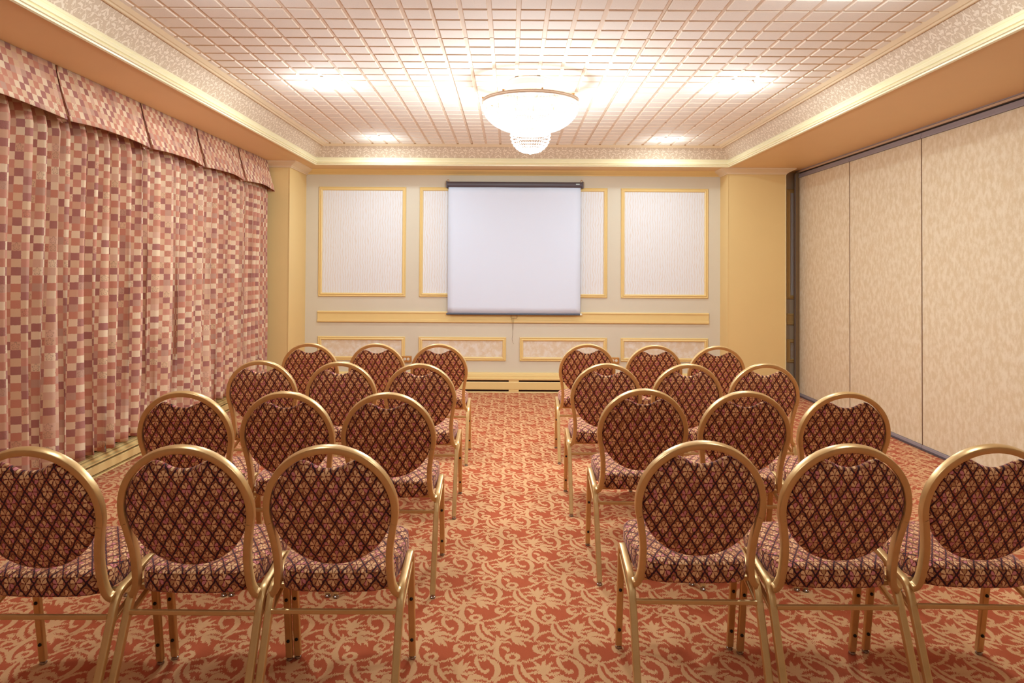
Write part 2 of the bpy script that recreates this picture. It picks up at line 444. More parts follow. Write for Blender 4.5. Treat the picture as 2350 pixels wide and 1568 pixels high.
# flat chair rail of the back wall
def chair_rail(x0, x1):
    prof = [(0, .8366), (.022, .8366), (.026, .846), (.024, .868), (.016, .8705), (.016, .9455), (.024, .948), (.026, .958), (.02, .9695), (0, .9695)]
    bm = bmesh.new(); mould(bm, [(x1, WY), (x0, WY)][::-1][::-1], [(o, z) for o, z in prof])
    return struct(finish(trimname(), bm, M['trim']))
def mould_wall(path, prof, mat, name=None):
    bm = bmesh.new(); mould(bm, path, prof); return struct(finish(name or trimname(), bm, mat))
RAIL = [(0, .8366), (.022, .8366), (.026, .846), (.024, .868), (.016, .8705), (.016, .9455), (.024, .948), (.026, .958), (.02, .9695), (0, .9695)]
# travel from -x to +x: left side is +y, so use negative offsets
neg = lambda P: [(-o, z) for o, z in P]
mould_wall([(XP0-.004, WY), (XP1+.008, WY)], neg(RAIL), M['trim'])
mould_wall([(3.345, WY), (RW, WY)], neg(RAIL), M['trim'])

# columns
def column(name, x0, x1, y0):
    return struct(boxo(name, M['gold'], None, (x0, x1, y0, WY, 0, SZ)))
CLY = 7.91; CRY = 8.253; CRX = 3.215
column('wall_column_left', LW, XL, CLY)
column('wall_column_right', XR, CRX, CRY)
for (x, y) in ((XL, CLY), (XR, CRY), (CRX, CRY)):
    sx = -1 if x == XR else 1
    mould_dims = (min(x, x+.001*sx)-.003, max(x, x+.001*sx)+.003, y-.004, y+.02, 0, 2.61)
    struct(boxo(trimname(), M['crown'] if x == CRX else M['gold'], None, mould_dims))
# crown of columns and back wall
CP = [(0, 2.612), (.012, 2.612), (.014, 2.622), (.022, 2.626), (.03, 2.634), (.052, 2.645), (.074, 2.656), (.09, 2.664), (.094, 2.6779), (0, 2.6779)]
mould_wall([(LW, CLY), (XL, CLY), (XL, WY)], neg(CP), M['crownpale'])
mould_wall([(XL, WY), (XR, WY)], neg([(0, 2.6216), (.012, 2.6216), (.016, 2.632), (.03, 2.637), (.05, 2.648), (.075, 2.66), (.09, 2.6779), (0, 2.6779)]), M['trim'])
mould_wall([(XR, WY), (XR, CRY), (CRX, CRY), (CRX, WY)], neg(CP), M['crownpale'])

# side walls, front wall
struct(boxo('wall_left', M['gold'], None, (LW-.12, LW, FY, WY, 0, SZ)))
struct(boxo('wall_right', M['partition'], None, (RW, RW+.12, FY, WY, 0, SZ)))
struct(boxo('wall_front', M['cream'], None, (LW-.1, RW+.1, FY-.12, FY, 0, CZ+.1)))

# soffit around the coffer
CXL, CXR, CYB, CYF = -2.236, 2.488, 8.06, -2.4
bm = bmesh.new()
box(bm, LW-.1, CXL-.02, FY, WY, SZ, SZ+.02); box(bm, CXR+.02, RW+.1, FY, WY, SZ, SZ+.02)
box(bm, CXL-.02, CXR+.02, CYB+.02, WY, SZ, SZ+.02); box(bm, CXL-.02, CXR+.02, FY, CYF-.02, SZ, SZ+.02)
struct(finish('ceiling_soffit', bm, M['soffit']))
# coffer: lower crown, slanted papered border, upper moulding  (path anticlockwise: inside is to the left)
RECT = [(CXL, CYF), (CXR, CYF), (CXR, CYB), (CXL, CYB)]
def ringmould(prof, mat, uv=False, keep=None):
    bm = bmesh.new(); mould(bm, RECT, prof, closed=True)
    if uv:
        L = bm.loops.layers.uv.new('UVMap'); bm.normal_update()
        for f in bm.faces:
            n = f.normal
            for lp in f.loops:
                c = lp.vert.co
                lp[L].uv = ((c.y if abs(n.x) > abs(n.y) else c.x), (c.z-2.75)*1.28)
    return struct(finish(trimname(), bm, mat))
ringmould([(-.02, SZ+.004), (-.02, SZ-.010), (-.008, SZ-.014), (.004, SZ-.010), (.006, SZ-.001), (.014, SZ+.002), (.018, SZ+.010), (.012, SZ+.016), (.022, SZ+.020),
           (.020, SZ+.034), (.010, SZ+.052), (.014, SZ+.056), (.012, SZ+.062), (.004, SZ+.075), (-.03, SZ+.075)], M['crown'])
FB, FT = SZ+.073, 2.878
ringmould([(-.001, FB), (.094, FT), (.094, CZ+.02), (-.03, CZ+.02), (-.03, FB)], M['damask'], uv=True)
ringmould([(.090, FT-.006), (.100, FT-.012), (.112, FT-.013), (.122, FT-.006), (.134, FT-.006), (.158, CZ-.008), (.171, CZ-.002), (.171, CZ+.01), (.09, CZ+.01)], M['crownpale'])

# ceiling of raised squares
def ceiling():
    px, py = .1592, .1612
    bm = bmesh.new()
    x0, x1, y0, y1 = CXL+.1, CXR-.1, CYF+.1, CYB-.1
    f = box(bm, x0, x1, y0, y1, CZ, CZ+.03)
    for q in f: q.material_index = 1
    jx, jy = -.442, 3.809
    i0 = math.ceil((x0-jx)/px); i1 = math.floor((x1-jx)/px)
    k0 = math.ceil((y0-jy)/py)-1; k1 = math.floor((y1-jy)/py)+1
    random.seed(3)
    for i in range(i0-1, i1+1):
        for k in range(k0, k1):
            a0, a1 = jx+i*px+.011, jx+(i+1)*px-.011
            b0, b1 = jy+k*py+.010, jy+(k+1)*py-.010
            a0 = max(a0, x0); a1 = min(a1, x1); b0 = max(b0, y0); b1 = min(b1, y1)
            if a1-a0 < .02 or b1-b0 < .02: continue
            h = .0065; e = .0035; zt = CZ-.0003; zb = CZ-h+random.uniform(-.0004, .0004)
            vt = [bm.verts.new(p) for p in ((a0,b0,zt),(a1,b0,zt),(a1,b1,zt),(a0,b1,zt))]
            vb = [bm.verts.new(p) for p in ((a0+e,b0+e,zb),(a1-e,b0+e,zb),(a1-e,b1-e,zb),(a0+e,b1-e,zb))]
            for j in range(4): bm.faces.new([vt[j], vt[(j+1) % 4], vb[(j+1) % 4], vb[j]]).material_index = 1
            bm.faces.new(vb)
    # thin dark joints between the big tiles
    for i in range(i0-1, i1+2):
        if i % 8 == 0:
            for q in box(bm, jx+i*px+.007, jx+i*px+.0085, y0, y1, CZ-.0012, CZ): q.material_index = 2
    for k in range(k0, k1+1):
        if k % 4 == 3:
            for q in box(bm, x0, x1, jy+k*py-.003, jy+k*py-.0015, CZ-.0012, CZ): q.material_index = 2
    # small dark clips where some tile corners gape
    for (i, k) in [(13, 14), (14, 14), (12, 18), (14, 19), (15, 18), (16, 20), (11, 21), (15, 22), (-8, 14), (-9, 17), (-6, 20), (12, 22), (16, 12), (16, 9), (16, 15), (15, 24)]:
        xx = jx+i*px; yy = jy+k*py
        if x0 < xx < x1-.02 and y0 < yy < y1-.02:
            for q in box(bm, xx-.009, xx+.009, yy-.006, yy+.004, CZ-.002, CZ-.0003): q.material_index = 2
    for i in range(i0, i1+1):     # gaps along the back edge
        xx = jx+i*px
        if i % 3 != 1:
            for q in box(bm, xx-.010, xx+.010, y1-.074, y1-.066, CZ-.009, CZ-.0003): q.material_index = 2
    return struct(finish('ceiling', bm, [M['ceil'], M['ceilgroove'], M['joint']]))
M['joint2'] = paint('brown_edge_seal', (112, 74, 48), .8)
M['joint'] = paint('tile_joint_shadow_gap', (176, 138, 96), .8)
ceiling()
struct(boxo('ceiling_slab', M['ceilgroove'], None, (LW-.1, RW+.1, FY-.1, WY+.12, CZ+.08, CZ+.14)))

# ------------------------------------------------------------------ baseboard heaters
def heater_prof(s=1.0):
    body = [(0, 0), (.075, 0), (.075, .012), (.06, .014), (.06, .034), (.078, .036), (.078, .128), (.070, .132), (.05, .134), (.05, .152),
            (.074, .154), (.080, .160), (.080, .172), (.062, .176), (.060, .206), (.044, .212), (.040, .226), (.028, .236), (0, .238)]
    return body
def heater(name, label, p0, p1, zs, clip_at=None, lead=None):
    t = thing(name, label, 'heater', ((p0[0]+p1[0])/2, (p0[1]+p1[1])/2, 0))
    ox, oy = t.location.x, t.location.y
    path = [(p0[0]-ox, p0[1]-oy), (p1[0]-ox, p1[1]-oy)]
    H = lambda P: [(-o, z*zs) for o, z in P]
    def part(nm, P, m):
        bm = bmesh.new(); mould(bm, path, H(P)); finish(nm, bm, m, t)
    part('back_plate', [(0, 0), (.052, 0), (.052, .236*1), (.03, .236), (0, .236)] if False else [(.001, .002), (.048, .002), (.048, .17), (.001, .17)], M['dark'])
    part('base_strip', [(0, 0), (.076, 0), (.078, .006), (.074, .014), (.05, .016), (0, .016)], M['trim'])
    part('front_panel', [(.048, .042), (.078, .042), (.080, .048), (.080, .126), (.076, .134), (.048, .130)], M['trim'])
    part('top_cover', [(0, .15), (.074, .153), (.082, .160), (.082, .176), (.072, .181), (.064, .184), (.062, .208), (.048, .214), (.046, .224), (.034, .236), (0, .238)], M['trim'])
    if clip_at:
        for c in clip_at:
            d = Vector((p1[0]-p0[0], p1[1]-p0[1])).normalized(); nn = Vector((d.y, -d.x))
            for (a, b) in ((.014, .044), (.132, .154)):
                bm = bmesh.new()
                q = [Vector((p0[0]-ox, p0[1]-oy))+d*c+d*s*.06+nn*o for s, o in ((-1, .046), (1, .046), (1, .077), (-1, .077))]
                lo = [bm.verts.new((v.x, v.y, a*zs)) for v in q]; hi = [bm.verts.new((v.x, v.y, b*zs)) for v in q]
                bm.faces.new(lo[::-1]); bm.faces.new(hi)
                for j in range(4): bm.faces.new([lo[j], lo[(j+1) % 4], hi[(j+1) % 4], hi[j]])
                finish('splice_clip', bm, M['trim'], t)
    return t
heater('baseboard_heater', 'long golden baseboard heater along the bottom of the back wall under the screen', (XL+.002, WY-.0005), (XR-.002, WY-.0005), 1.0, clip_at=[2.53])
LEDX = LW+.0
hl = heater('baseboard_heater', 'long tan baseboard heater with dark slots on the floor below the curtains', (LW+.085, FY+.05), (LW+.085, CLY-.002), .62)
tag(boxo('window_ledge', M['ledge'], None, (LW, LW+.0845, FY+.02, CLY-.002, 0, .147)), 'shade-toned greenish ledge behind the heater below the curtain hem', 'ledge')

# ------------------------------------------------------------------ projector screen
def screen():
    t = thing('projector_screen', 'white pull-down projector screen hanging on the back wall', 'projector screen', (.044, WY, 0))
    x0, x1 = -.824, .824; y1 = -.012; y0 = -.085
    bm = bmesh.new()
    prof = [(y1, 2.470), (y1, 2.538), (-.05, 2.540), (-.078, 2.532), (-.085, 2.515), (-.085, 2.492), (-.07, 2.474), (-.05, 2.466)]
    L = [bm.verts.new((x0+.012, y, z)) for y, z in prof]; R = [bm.verts.new((x1-.012, y, z)) for y, z in prof]
    for j in range(len(prof)): bm.faces.new([L[j], R[j], R[(j+1) % len(prof)], L[(j+1) % len(prof)]])
    bm.faces.new(L[::-1]); bm.faces.new(R)
    hs = finish('housing', bm, M['housing'], t)
    for s in (-1, 1):
        bm = bmesh.new(); box(bm, min(s*.810, s*.826), max(s*.810, s*.826), -.088, -.010, 2.460, 2.543)
        finish('end_cap', bm, M['housing'], t, bevel=.005)
        bm = bmesh.new(); tube(bm, catmull([(s*.808, -.02, 2.54), (s*.796, -.02, 2.556), (s*.806, -.02, 2.568), (s*.818, -.02, 2.560), (s*.818, -.02, 2.54)], 5), .0028)
        finish('hanging_hook', bm, M['brass'], t)
        boxo('wall_bracket', M['housing'], t, (s*.81-.01, s*.81+.01, -.012, 0, 2.47, 2.545))
    boxo('maker_plate', M['label'], hs, (.735, .780, -.0866, -.0852, 2.506, 2.517), .001)
    bm = bmesh.new()
    nx, nz = 24, 20; g = []
    for i in range(nx+1):
        g.append([bm.verts.new((-.797+1.594*i/nx+(-.004 if i == 0 else 0), -.062+.002*math.sin(i*.6+j*.3), 2.475+(0.952-2.475)*j/nz)) for j in range(nz+1)])
    for i in range(nx):
        for j in range(nz): bm.faces.new([g[i][j], g[i+1][j], g[i+1][j+1], g[i][j+1]])
    o = finish('screen_cloth', bm, M['screen'], t, smooth=True)
    s = o.modifiers.new('solid', 'SOLIDIFY'); s.thickness = .0012
    bm = bmesh.new(); tube(bm, [(-.815, -.062, .944), (.80, -.062, .944)], .0115, 12)
    bar = finish('weight_bar', bm, M['bar'], t, smooth=True, autos=40)
    for s in (-1, 1):
        bm = bmesh.new(); tube(bm, [(s*.80-.008, -.062, .944), (s*.80+.016, -.062, .944)], .0125, 12); finish('bar_cap', bm, M['bar'] if s < 0 else M['ivory'], bar)
    bm = bmesh.new(); tube(bm, [(-.036, -.062, .930), (-.037, -.062, .902), (-.032, -.062, .898), (.034, -.062, .898), (.037, -.062, .902), (.037, -.062, .930)], .0028)
    h = finish('pull_handle', bm, M['wire'], t)
    bm = bmesh.new()
    tube(bm, catmull([(-.026, -.062, .898), (-.022, -.060, .84), (-.014, -.058, .76), (-.016, -.058, .70), (-.022, -.056, .64), (-.004, -.05, .585)], 5), .0016, 5)
    tube(bm, catmull([(-.001, -.062, .898), (-.006, -.060, .84), (-.012, -.058, .76), (-.016, -.0575, .70)], 4), .0014, 5)
    finish('pull_cord', bm, M['wire'], h)
screen()

# ------------------------------------------------------------------ wall outlets
def outlet(label, x, z):
    t = thing('wall_outlet', label, 'wall outlet', (x, WY, z))
    boxo('outlet_box', M['brass'], t, (-.06, .06, -.045, 0, -.036, .036), .004)
    for s in (-1, 1):
        bm = bmesh.new()
        lathe(bm, [(0, .0), (.0165, .0), (.0165, .004), (.015, .0055), (0, .0055)], 20)
        bmesh.ops.rotate(bm, verts=bm.verts[:], cent=(0, 0, 0), matrix=Matrix.Rotation(PI/2, 3, 'X'))
        bmesh.ops.translate(bm, verts=bm.verts[:], vec=(s*.0205+.002, -.045, .0))
        r = finish('socket', bm, M['ivory'], t)
        bm = bmesh.new()
        for zz in (.006, -.006): box(bm, s*.0205-.003, s*.0205+.004, -.0512, -.0503, zz-.0016, zz+.0016)
        box(bm, s*.0205+.009, s*.0205+.013, -.0512, -.0503, -.002, .002)
        finish('socket_slot', bm, M['black'], r)
    return t
outlet('brass double wall outlet left of the aisle on the back wall', -1.25, .396)
outlet('brass double wall outlet right of the aisle on the back wall, partly behind a chair', 1.255, .392)

# ------------------------------------------------------------------ curtain and valance
def curtain():
    Y = [3.774, 3.952, 4.066, 4.195, 4.281, 4.457, 4.578, 4.712, 4.837, 4.981, 5.139, 5.238, 5.39, 5.601, 5.70, 5.826, 5.994, 6.163, 6.343, 6.47, 6.632, 6.766, 6.971, 7.09, 7.202, 7.33, 7.448, 7.564, 7.67, 7.78]
    y = Y[0]; pre = []
    random.seed(11)
    while y > FY+.2: y -= random.uniform(.12, .19); pre.append(y)
    Y = pre[::-1]+Y
    K = 14; prof = []
    for i in range(len(Y)-1):
        d = Y[i+1]-Y[i]; A = min(.165, .09+d*.45)*random.uniform(.85, 1.1); sk = random.uniform(-.06, .10)
        for k in range(K):
            t = k/K; s = t+sk*math.sin(2*PI*t)/2
            prof.append((Y[i]+d*s, .5-.5*math.cos(2*PI*t), A, random.uniform(-1, 1) if k == 0 else prof[-1][3], i))
    prof.append((Y[-1], 0, .06, 0, len(Y)-1))
    ztop, zbot, nz = 2.61, .255, 36
    bm = bmesh.new(); L = bm.loops.layers.uv.new('UVMap'); g = []; U = []
    u = 0; last = None
    for (yy, c, A, ph, i) in prof:
        x = -2.685-A*c**.8
        if last: u += math.hypot(yy-last[0], (x-last[1]))
        last = (yy, x); U.append(u)
        col = []
        for j in range(nz+1):
            h = j/nz; z = ztop+(zbot-ztop)*h
            amp = .75+.35*h; sway = .012*math.sin(2.2*z+ph*5)*(.3+h); dx = .010*math.sin(1.7*z+ph*9)*h
            back = .085*max(0., (z-2.32)/.32)**.8 if z > 2.32 else 0.
            col.append(bm.verts.new((-2.685-back-A*amp*c**.8+dx, yy+sway, z+(.006*math.sin(i*1.9) if j == nz else 0))))
        g.append(col)
    for a in range(len(g)-1):
        for j in range(nz):
            f = bm.faces.new([g[a][j], g[a+1][j], g[a+1][j+1], g[a][j+1]])
            for lp, (aa, jj) in zip(f.loops, ((a, j), (a+1, j), (a+1, j+1), (a, j+1))):
                lp[L].uv = (U[aa]*.92, ztop+(zbot-ztop)*jj/nz)
    o = finish('curtain', bm, M['curtain'], smooth=True)
    s = o.modifiers.new('solid', 'SOLIDIFY'); s.thickness = .003; s.offset = 1
    # stitched hem
    tag(o, 'long pink checked pleated curtain covering the left wall', 'curtain')
curtain()

def valance():
    t = thing('valance', 'pink checked fabric valance with inverted pleats above the left curtain', 'valance', (-2.72, 5.6, SZ))
    ox, oy, oz = t.location
    cuts = [-2.3, -1.05, .2, 1.35, 2.35, 3.2, 4.175, 5.14, 6.06, 6.99, 7.83]
    U = 0
    def X(h, e): return -2.712+.088*h**1.2+e
    zt, zb = SZ-.001, 2.345
    for s in range(len(cuts)-1):
        a, b = cuts[s], cuts[s+1]
        bm = bmesh.new(); L = bm.loops.layers.uv.new('UVMap'); n = 22; nz = 8
        cols = []
        pts = []
        # inner fold of the pleat at each end, then the face
        pts.append((a-.02, -.052, 0.0)); pts.append((a+.045, -.045, .02)); pts.append((a+.012, -.014, .06))
        for i in range(n+1):
            q = i/n; e = .006*math.sin(q*PI*3+s)+.010*math.sin(PI*q)
            pts.append((a+.006+(b-a-.012)*q, e, .1+(b-a)*q))
        last = s == len(cuts)-2
        if last:    # return to the wall
            for k in range(1, 5):
                th = k/4*PI/2; pts.append((b+.03*math.sin(th), .0-.04*(1-math.cos(th)), .1+b-a+.03*k/4*1.5))
            pts.append((b+.032, -.33, .1+b-a+.35))
        else:
            pts.append((b-.012, -.014, .12+b-a)); pts.append((b-.045, -.045, .16+b-a)); pts.append((b+.02, -.052, .2+b-a))
        for (y, e, u) in pts:
            c = []
            for j in range(nz+1):
                h = j/nz; qq = min(1, max(0, (y-a)/(b-a)))
                sag = .018*(math.sin(PI*qq))-.01*(1 if qq in (0, 1) else 0)
                flare = -(y-(a+b)/2)/(b-a)*.036*h if e > -.02 and y < b+.01 else 0.
                c.append((bm.verts.new((X(h, e*(.4+.6*h) if e > -.2 else e-.0)-ox, y+flare-oy, zt+(zb-zt+sag*1.0-.012*0)*h-oz)), U+u, zt-(zt-zb)*h))
            cols.append(c)
        for i in range(len(cols)-1):
            for j in range(nz):
                q = [cols[i][j], cols[i+1][j], cols[i+1][j+1], cols[i][j+1]]
                f = bm.faces.new([v[0] for v in q])
                for lp, v in zip(f.loops, q): lp[L].uv = (v[1], v[2])
        o = finish('valance_panel', bm, M['valance'], t, smooth=True, autos=50)
        m = o.modifiers.new('solid', 'SOLIDIFY'); m.thickness = .004
        # folded pleat backing at the seam
        U += b-a+.31
    bm = bmesh.new(); box(bm, -2.80-ox, -2.76-ox, -2.3-oy, 7.78-oy, zt-.06-oz, zt-oz)
    finish('curtain_rail', bm, M['whitemetal'], t)
valance()

# ------------------------------------------------------------------ folding partition
def partition():
    tr = thing('ceiling_track', 'tan and grey ceiling track above the folding partition', 'ceiling track', (PX, 2.6, SZ))
    y0, y1 = FY+.05-2.6, 8.43-2.6
    bm = bmesh.new(); box(bm, .0, .1, y0, y1, -.024, -.0); finish('track_board', bm, M['trackboard'], tr)
    bm = bmesh.new(); box(bm, -.012, .0, y0, y1, -.007, -.0005); finish('track_edge', bm, M['track'], tr)
    bm = bmesh.new(); box(bm, .02, .1, y0, y1, -.038, -.024); finish('track_slot', bm, M['black'], tr)
    seams = [8.37, 7.121, 5.872, 4.623]
    labels = ['farthest beige partition panel, next to the dark post at the back corner',
              'middle beige partition panel between the two visible seams',
              'nearest beige partition panel, cut by the right edge of the photo']
    def panel(b, a, label):
        t = thing('partition_panel', label, 'partition panel', (PX, (a+b)/2, 0), 0, 'beige panels of the folding partition')
        h = (b-a)/2
        boxo('panel_face', M['partition'], t, (.006, .08, -h+.003, h-.003, .045, 2.59), .002)
        tp = boxo('top_rail', M['track'], t, (0, .085, -h+.002, h-.002, 2.592, 2.638), .003)
        boxo('rail_lip', M['track'], tp, (-.004, 0, -h+.002, h-.002, 2.590, 2.606), .001)
        bt = boxo('bottom_rail', M['track'], t, (.0, .08, -h+.002, h-.002, .004, .043), .003)
        boxo('edge_seal', M['joint2'], t, (.003, .07, -h-.004, -h+.003, .02, 2.63))
        boxo('floor_sweep', M['housing'], bt, (-.005, .0, -h+.002, h-.002, .003, .018))
    for i in range(3): panel(seams[i], seams[i+1], labels[i])
    # the wall carries on nearer than the frame edge
    bm = bmesh.new(); box(bm, PX+.006, RW, FY, 4.62, .045, 2.60); struct(finish('wall_right_panel', bm, M['partition']))
    struct(boxo('baseboard_right', M['track'], None, (PX, PX+.12, FY+.02, 4.618, .0, .044)))
    struct(boxo(trimname(), M['track'], None, (PX, PX+.12, FY+.05, 4.618, 2.601, 2.638)))
    # end post
    t = thing('partition_post', 'dark brown-grey vertical post at the back end of the partition', 'post', (PX, 8.43, 0))
    boxo('post_body', M['post'], t, (-.028, .09, -.052, .02, 0, 2.652), .002)
    boxo('post_strip', M['track'], t, (-.031, -.028, -.030, -.012, .02, 2.64))
partition()

# ------------------------------------------------------------------ chandelier
def strand(bm, pts, r):
    """beads threaded along a polyline"""
    P = [Vector(p) for p in pts]
    for a, b in zip(P, P[1:]):
        d = (b-a).length; n = max(1, round(d/(2.1*r)))
        for k in range(n):
            c = a.lerp(b, (k+.5)/n); rr = r
            v = [bm.verts.new(c+Vector(q)*rr) for q in ((1,0,0),(0,1,0),(-1,0,0),(0,-1,0),(0,0,1.1),(0,0,-1.1))]
            for i in range(4):
                bm.faces.new([v[i], v[(i+1) % 4], v[4]]); bm.faces.new([v[(i+1) % 4], v[i], v[5]])
def chandelier():
    cx, cy = .142, 5.27
    t = thing('chandelier', 'round crystal bead chandelier glowing white at the middle of the ceiling', 'chandelier', (cx, cy, CZ-.006))
    z0 = CZ-.006
    bm = bmesh.new(); lathe(bm, [(0, 0), (.168, 0), (.170, -.006), (.164, -.012), (.158, -.05), (.150, -.056), (0, -.056)], 48)
    finish('canopy', bm, M['whitemetal'], t, smooth=True, autos=35)
    bm = bmesh.new(); lathe(bm, [(0, -.05), (.03, -.05), (.03, -.13), (.09, -.14), (.09, -.15), (0, -.15)], 24); finish('stem', bm, M['whitemetal'], t)
    rz = 2.737-z0
    bm = bmesh.new(); lathe(bm, [(.345, rz+.006), (.362, rz+.006), (.367, rz), (.363, rz-.006), (.366, rz-.012), (.360, rz-.022), (.345, rz-.022), (.345, rz+.006)], 72)
    rim = finish('rim_ring', bm, M['rim'], t, smooth=True, autos=35)
    for k in range(8):
        a = 2*PI*k/8+.2; bm = bmesh.new(); box(bm, -.012, .012, -.005, .005, rz+.004, rz+.014)
        bmesh.ops.transform(bm, verts=bm.verts[:], matrix=Matrix.Rotation(a, 4, 'Z') @ Matrix.Translation((.358, 0, 0)))
        finish('rim_clip', bm, M['brass'], rim)
    for k in range(3):
        a = 2*PI*k/3; bm = bmesh.new(); tube(bm, [(.08*math.cos(a), .08*math.sin(a), -.14), (.35*math.cos(a), .35*math.sin(a), rz)], .005); finish('support_arm', bm, M['whitemetal'], t)
    # lower ring
    lz = 2.505-z0
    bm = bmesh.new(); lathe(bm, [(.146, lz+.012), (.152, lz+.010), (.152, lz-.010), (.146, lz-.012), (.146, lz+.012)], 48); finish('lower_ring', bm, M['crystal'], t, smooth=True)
    # strands of the bowl
    def bowl(q):  # q 0 rim .. 1 lower ring
        th = q*PI/2*.92
        return .357*math.cos(th)+.02*q, rz-.03-(rz-.03-lz)*math.sin(th)/math.sin(PI/2*.92)
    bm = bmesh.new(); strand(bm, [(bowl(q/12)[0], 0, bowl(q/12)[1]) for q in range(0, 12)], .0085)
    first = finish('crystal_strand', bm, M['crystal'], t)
    n = 96
    for k in range(1, n):
        c = first.copy(); C.objects.link(c); c.parent = t; c.rotation_euler = (0, 0, 2*PI*k/n)
    # strands of the small lower bowl
    def low(q):
        th = q*PI/2
        return .148*math.cos(th*.98)**.8+.0, lz-.012-(lz-.012-(2.357-z0))*math.sin(th)
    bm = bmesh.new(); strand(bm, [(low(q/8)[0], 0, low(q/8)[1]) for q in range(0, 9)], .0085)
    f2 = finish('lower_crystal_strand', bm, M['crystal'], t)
    for k in range(1, 42):
        c = f2.copy(); C.objects.link(c); c.parent = t; c.rotation_euler = (0, 0, 2*PI*k/42)
    bm = bmesh.new(); lathe(bm, [(0, 2.362-z0), (.012, 2.358-z0), (.016, 2.350-z0), (.010, 2.342-z0), (0, 2.338-z0)], 16); finish('finial', bm, M['glass'], t, smooth=True)
    for k in range(6):
        a = 2*PI*k/6+.3; bm = bmesh.new(); r = .17 if k < 6 else 0
        bmesh.ops.create_uvsphere(bm, u_segments=16, v_segments=10, radius=.024)
        bmesh.ops.translate(bm, verts=bm.verts[:], vec=(r*math.cos(a), r*math.sin(a), rz-.07))
        finish('bulb', bm, M['bulb'], t, smooth=True)
    return cx, cy
chx, chy = chandelier()

# ------------------------------------------------------------------ recessed lights
LIGHTS = []
def downlight(label, x, y, r=.088, drop=.016):
    z = CZ-.0065
    t = thing('recessed_light', label, 'ceiling light', (x, y, z), 0, 'recessed ceiling lights')
    bm = bmesh.new(); lathe(bm, [(r+.045, .004), (r+.045, -.003), (r+.030, -.008), (r+.004, -.010), (r, -.004), (r, .004), (r+.045, .004)], 40)
    finish('trim_ring', bm, M['whitemetal'], t, smooth=True, autos=40)
    bm = bmesh.new(); lathe(bm, [(r-.001, 0), (r*.93, -drop*.6), (r*.7, -drop*.9), (r*.35, -drop), (0, -drop*1.02)], 40)
    finish('lamp_lens', bm, M['lens'], t, smooth=True)
    for a in (.2, PI+.1):
        bm = bmesh.new(); box(bm, r+.036, r+.056, -.006, .006, -.006, .0); bmesh.ops.rotate(bm, verts=bm.verts[:], cent=(0, 0, 0), matrix=Matrix.Rotation(a, 3, 'Z')); finish('spring_clip', bm, M['whitemetal'], t)
    LIGHTS.append((x, y))
downlight('round ceiling light left of the chandelier', -1.405, 5.30)
downlight('round ceiling light right of the chandelier', 1.685, 5.30)
downlight('small-looking round ceiling light at the back left of the ceiling', -1.40, 7.55, .07)
downlight('small-looking round ceiling light at the back right of the ceiling', 1.67, 7.55, .07)
bg = [(-1.40, 3.15), (1.68, 3.2), (-1.4, .9), (1.68, .9), (-1.4, -1.3), (1.68, -1.3)]
for x, y in bg:
    LIGHTS.append((x, y))
def lamp(name, kind, loc, energy, col, **kw):
    l = bpy.data.lights.new(name, kind); l.energy = energy; l.color = col
    for k, v in kw.items(): setattr(l, k, v)
    o = bpy.data.objects.new(name, l); C.objects.link(o); o.location = loc; return o
WARM = (.80, .97, 1.05)
for i, (x, y) in enumerate(LIGHTS):
    e = (11 if i in (0, 1) else 8) if i < 6 else 2.5
    lamp('downlight_lamp', 'AREA', (x, y, CZ-.03), e, WARM, shape='DISK', size=.17)
    lamp('downlight_spill', 'POINT', (x, y, CZ-.14), (5.5 if i in (0, 1) else 2.6 if i in (2, 3) else 8.5) if i < 6 else 1.5, WARM, shadow_soft_size=.06)
lamp('chandelier_lamp', 'POINT', (chx, chy, 2.64), 10, WARM, shadow_soft_size=.22)
lamp('chandelier_lower_lamp', 'POINT', (chx, chy, 2.22), 72, WARM, shadow_soft_size=.12)
# added fill light behind the viewer; no chandelier is known there
lamp('rear_fill_lamp', 'POINT', (chx, .6, 2.27), 9, WARM, shadow_soft_size=.2)

